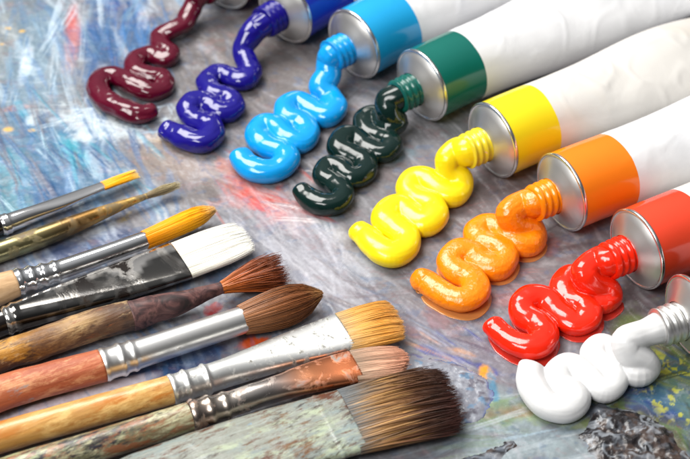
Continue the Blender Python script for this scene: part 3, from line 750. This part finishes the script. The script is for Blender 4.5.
def smears_and_reflections(f, ca, sa, d):  # dark reflections and bright upper edge put into the ferrule tint, plus black smears
    e = -0.36+0.62*math.exp(-((f-0.70)/0.085)**2)+0.16*mnoise.noise(Vector((d*1.4, ca*1.3, 3)))+0.10*mnoise.noise(Vector((d*5, ca*4, 8)))
    k = float(sstep(0.10, -0.06, np.array(ca-e))) if ca < e+0.1 else 0.0
    if f < 0.06: k = 0.9
    k = max(k, 0.22*float(sstep(0.12, 0.34, np.array(mnoise.noise(Vector((d*2.2, ca*3, 21)))))))
    return 0.15+0.85*k
# 4 white hog flat
BLK = lin(24, 18, 16)
brush('flat brush with a black smeared silvery ferrule, dark reflections painted in, and clean white square bristles', [(-330, 440, 16, None, BLK), (-120, 366, 30, None, BLK), (6, 321, 27, None, BLK)],
      [(4, 322, 27, None, w1), (20, 315.5, 29, .34, w1), (78, 296, 33, .27, w1), (130, 278.5, 37, .20, w1), (181, 260.5, 40, .15, w1)],
      [(180, 261, 39, .13), (215, 248, 38, .13), (238, 239.5, 33, .10), (248, 236, 29, .06)], 0.36, worn_mat('black_handle', [(lin(120, 110, 100), .28)], .15, coat=.6, grain=.05),
      metal_mat('dark_nickel', (0.74, .71, .67), 0.12, [lin(18, 13, 11), lin(26, 19, 14), lin(60, 42, 28)], .44, 70, .16), hair_mat('white_hog_hair', .5),
      2600, 0.013, grad([(0, lin(224, 220, 204)), (.5, lin(246, 243, 232)), (1, lin(255, 253, 246))], .10), bumps=[(0.1, .06, .04), (.32, .06, .04)], jitter=.012, endjit=.06, curl=.006, clump=.03, clumps=9, colf=smears_and_reflections, seed=30, tipround=.06)
# 5 worn handle, splayed red sable
brush('old brush with a peeling yellow handle, dark crusted ferrule and splayed rust red bristles', [(-330, 482, 18, None, lin(190, 140, 60)), (-120, 401, 32, None, lin(196, 144, 56)), (0, 357, 31, None, lin(206, 150, 56)), (40, 344, 31.5, None, lin(140, 98, 50)), (78, 330, 32, None, lin(186, 152, 104)), (108, 321, 32, None, lin(110, 82, 58)), (132, 315, 31, None, lin(48, 32, 28))],
      [(130, 316, 31.5, None, lin(90, 64, 60)), (155, 309, 28.5, None, lin(100, 70, 70)), (178, 303, 24, None, lin(100, 70, 68)), (205, 293.5, 15.5, None, lin(150, 110, 100)), (224, 287, 11, None, lin(190, 180, 170))],
      [(222, 287.5, 11, None), (240, 281, 19, None), (262, 274.5, 25, None), (286, 268.5, 24, None)], 0.46, worn_mat('peeling_handle', [(lin(92, 62, 40), .47), (lin(206, 176, 128), .385), (lin(58, 38, 28), .43), (lin(140, 80, 40), .36)], .5, 150, grain=.9),
      metal_mat('crusted_ferrule', (0.6, .55, .55), 0.35, [lin(28, 18, 17), lin(60, 36, 36), lin(104, 70, 66), lin(30, 20, 18)], .68, 300), hair_mat('red_sable', .4),
      900, 0.014, grad([(0, lin(184, 98, 26)), (.35, lin(160, 80, 30)), (1, lin(100, 44, 24))], .5), jitter=.06, endjit=.22, curl=.04, clump=.05, seed=33, frough=.10, hrough=.07, splay=.2)
# 6 big round
RW = lin(186, 104, 68)
brush('thick round brush with a reddish wood handle, satin silver ferrule and domed brown bristles', [(-330, 507, 22, None, RW), (-120, 437, 40, None, RW), (0, 393.5, 36, None, lin(190, 108, 70)), (50, 379, 34.5, None, lin(182, 98, 64)), (102, 365.5, 34, None, lin(188, 106, 70))],
      [(100, 366, 32, None, w1), (115, 361.5, 32, None, w1), (138, 354, 30, None, w1), (190, 337, 29, None, w1), (244, 319.5, 28, None, w1)],
      [(242, 320, 27, None), (262, 314, 34, None), (286, 306, 36.5, None), (304, 299.5, 28, None), (314, 296, 16, None), (322, 293, 3, None)], 0.50, worn_mat('worn_red_wood', [(lin(208, 148, 106), .40), (lin(158, 82, 54), .42), (lin(150, 146, 144), .31)], .55, 200, grain=.8),
      metal_mat('satin_silver', (0.80, .79, .77), 0.36, [lin(120, 116, 112), lin(160, 156, 150)], .30, 200), hair_mat('brown_hair', .4),
      2600, 0.012, grad([(0, lin(150, 100, 62)), (.4, lin(128, 78, 42)), (.8, lin(120, 70, 38)), (1, lin(178, 130, 80))], .45), bumps=[(0.12, .08, .04), (.55, .08, .05), (.85, .06, .04)], jitter=.014, endjit=.12, curl=.012, seed=36)
# 7 golden flat
TW = lin(206, 156, 88)
brush('flat brush with a tan wood handle, speckled grey ferrule and golden tan bristles', [(-330, 545, 20, None, TW), (-120, 474, 34, None, TW), (0, 437.5, 32, None, lin(208, 156, 84)), (80, 415, 31.5, None, lin(210, 160, 90)), (172, 389.5, 30, None, lin(214, 164, 92))],
      [(170, 390, 30, None, w1), (200, 381, 29.5, None, w1), (227, 372.5, 29.5, .36, w1), (285, 352, 34, .26, w1), (320, 340.5, 37.5, .2, w1), (345, 332, 40, .18, w1)],
      [(343, 332.5, 39, .17), (370, 325.5, 42, .19), (390, 321, 41, .16), (401, 319.5, 36, .09)], 0.46, worn_mat('tan_varnished_wood', [(lin(186, 118, 48), .43), (lin(222, 180, 112), .37), (lin(120, 80, 44), .33)], .36, 150, coat=.25, grain=.5),
      metal_mat('speckled_ferrule', (0.74, .74, .72), 0.40, [lin(84, 80, 72), lin(128, 128, 120), lin(110, 104, 92)], .38, 480), hair_mat('golden_hair', .4),
      2600, 0.013, grad([(0, lin(190, 160, 116)), (.25, lin(212, 160, 84)), (.7, lin(216, 152, 62)), (1, lin(226, 170, 96))], .35), bumps=[(0.08, .06, .03), (.42, .06, .05), (.92, .06, .05)], jitter=.014, endjit=.06, curl=.012, clump=.035, clumps=9, seed=39, tipround=.10)
# 8 copper filbert
GH = lin(112, 110, 84)
brush('brush with a paint smeared greenish handle, copper ended ferrule and short pinkish bristles', [(-330, 588, 20, None, GH), (-120, 516, 34, None, GH), (0, 475, 33, None, lin(104, 104, 84)), (100, 445, 32, None, lin(120, 118, 88)), (192, 416, 30, None, lin(132, 106, 78))],
      [(190, 417, 31, None, lin(160, 148, 140)), (205, 412, 30.5, None, lin(170, 156, 146)), (220, 407.5, 27, None, lin(190, 180, 170)), (268, 391.5, 26, .30, lin(200, 190, 185)), (300, 381, 28, .24, lin(226, 160, 124)), (330, 372.5, 31, .18, lin(240, 150, 104)), (356, 366, 33, .15, lin(232, 138, 92))],
      [(354, 366.5, 32, .14), (375, 363, 32, .14), (396, 360, 28, .10), (409, 358, 20, .05)], 0.50, worn_mat('paint_smeared_handle', [(lin(74, 72, 58), .46), (lin(176, 172, 138), .43), (lin(140, 88, 56), .43), (lin(34, 34, 42), .39), (lin(150, 160, 120), .40), (lin(190, 70, 50), .31)], .36, 170, coat=.2, grain=.8),
      metal_mat('copper_ferrule', (0.9, .88, .86), 0.27, [lin(120, 100, 84), lin(150, 142, 134), lin(176, 124, 108), lin(110, 112, 88)], .40, 190), hair_mat('pinkish_hair', .5),
      1500, 0.013, grad([(0, lin(150, 128, 108)), (.5, lin(204, 160, 132)), (1, lin(214, 150, 120))], .35), bumps=[(0.12, .1, .05), (.52, .1, .06), (.9, .08, .04)], jitter=.016, endjit=.08, curl=.012, frough=.04, seed=42, tipround=.22)
# 9 wide flat
PG = lin(150, 156, 148)
def wide_col(t, rnd, u, v):
    k = np.clip(t+0.16*(rnd-.5)+0.10*u, 0, 1)
    c = np.stack([np.interp(k, [0, .12, .3, .55, .8, 1], col) for col in np.array([lin(96, 102, 106), lin(110, 104, 96), lin(140, 102, 60), lin(96, 62, 40), lin(58, 36, 28), lin(66, 32, 26)]).T], -1)
    hot = (((rnd*13.7) % 1) > np.where(u > -.4, .60, .90)) & (t < .54) & (t > .12)
    c[hot] = c[hot]*0.4+lin(206, 158, 96)*0.6
    return c*(0.6+0.75*((rnd*7.13) % 1))[:, None]
brush('widest flat brush with a pale green stained ferrule and dark brown coarse bristles', [(-330, 625, 30, None, lin(90, 92, 80)), (-120, 565, 44, None, lin(90, 92, 80)), (60, 508, 44, None, lin(96, 96, 84)), (104, 494, 42, None, lin(110, 112, 100))],
      [(100, 495, 45, .5, PG), (150, 479, 58, .40, PG), (250, 449, 66, .28, PG), (310, 432, 66, .22, PG), (352, 420.5, 67, .20, PG)],
      [(349, 421.5, 66, .18), (385, 412.5, 66, .24), (420, 404.5, 63, .22), (446, 399.5, 58, .17), (459, 397, 52, .12)], 0.44, worn_mat('old_green_handle', [(lin(50, 48, 40), .4)], .5), 
      worn_mat('pale_green_stained_ferrule', [(lin(166, 176, 150), .41), (lin(128, 140, 138), .42), (lin(90, 52, 34), .43), (lin(112, 80, 50), .40), (lin(60, 44, 36), .36), (lin(110, 150, 180), .28)], .26, 150, coat=.25, grain=.7), hair_mat('coarse_dark_hair', .35),
      3000, 0.019, wide_col, jitter=.05, endjit=.13, curl=.035, clump=.075, clumps=11, frough=.02, seed=45, tipround=.05, bumps=[(5.62, .05, .03)])

# ------------------------------------------------------------------ light
w = bpy.data.worlds.new('World'); scene.world = w; w.use_nodes = True
nt = w.node_tree; bg = nt.nodes['Background']
tc = nt.nodes.new('ShaderNodeTexCoord'); sx = nt.nodes.new('ShaderNodeSeparateXYZ'); cr = nt.nodes.new('ShaderNodeValToRGB')
dp = nt.nodes.new('ShaderNodeVectorMath'); dp.operation = 'DOT_PRODUCT'; dp.inputs[1].default_value = (-0.12, 0.34, 0.93)   # room light comes from above and behind
nt.links.new(tc.outputs['Generated'], dp.inputs[0]); nt.links.new(dp.outputs['Value'], cr.inputs['Fac']); nt.links.new(cr.outputs['Color'], bg.inputs['Color'])
r_ = cr.color_ramp
for _ in range(2): r_.elements.new(0.5)
for e_, (p_, v_) in zip(r_.elements, ((0.0, 0.14), (0.40, 0.26), (0.68, 0.70), (0.95, 1.15))):
    e_.position = p_; e_.color = (v_*0.985, v_, v_*1.03, 1)
bg.inputs['Strength'].default_value = 0.42

def area(name, loc, target, sx_, sy_, power, col):
    l = bpy.data.lights.new(name, 'AREA'); l.shape = 'RECTANGLE'; l.size = sx_*CM; l.size_y = sy_*CM; l.energy = power; l.color = col
    o = bpy.data.objects.new(name, l); COL.objects.link(o); o.location = Vector(loc)*CM
    o.rotation_euler = (Vector(target)-Vector(loc)).to_track_quat('-Z', 'Y').to_euler(); return o
area('softbox_lamp', (-26, 26, 60), (0, 2, 0), 44, 36, 7.4, (1.0, 0.975, 0.935))
area('fill_lamp', (-30, -34, 54), (0, 0, 0), 38, 22, 4.0, (1.0, 0.99, 0.97))

# ------------------------------------------------------------------ camera
cd = bpy.data.cameras.new('Camera'); co = bpy.data.objects.new('Camera', cd); COL.objects.link(co)
cd.sensor_width = 36; cd.lens = F/690*36; cd.clip_start = 0.01; cd.clip_end = 20
co.location = Vector(CAM)*CM
co.rotation_euler = Vector(FW).to_track_quat('-Z', 'Y').to_euler()
cd.dof.use_dof = True; cd.dof.focus_distance = depth(at(380, 315, 0.4))*CM; cd.dof.aperture_fstop = 21
scene.camera = co
scene.render.engine = 'CYCLES'
scene.view_settings.view_transform = 'Standard'; scene.view_settings.look = 'None'; scene.view_settings.exposure = 0.0
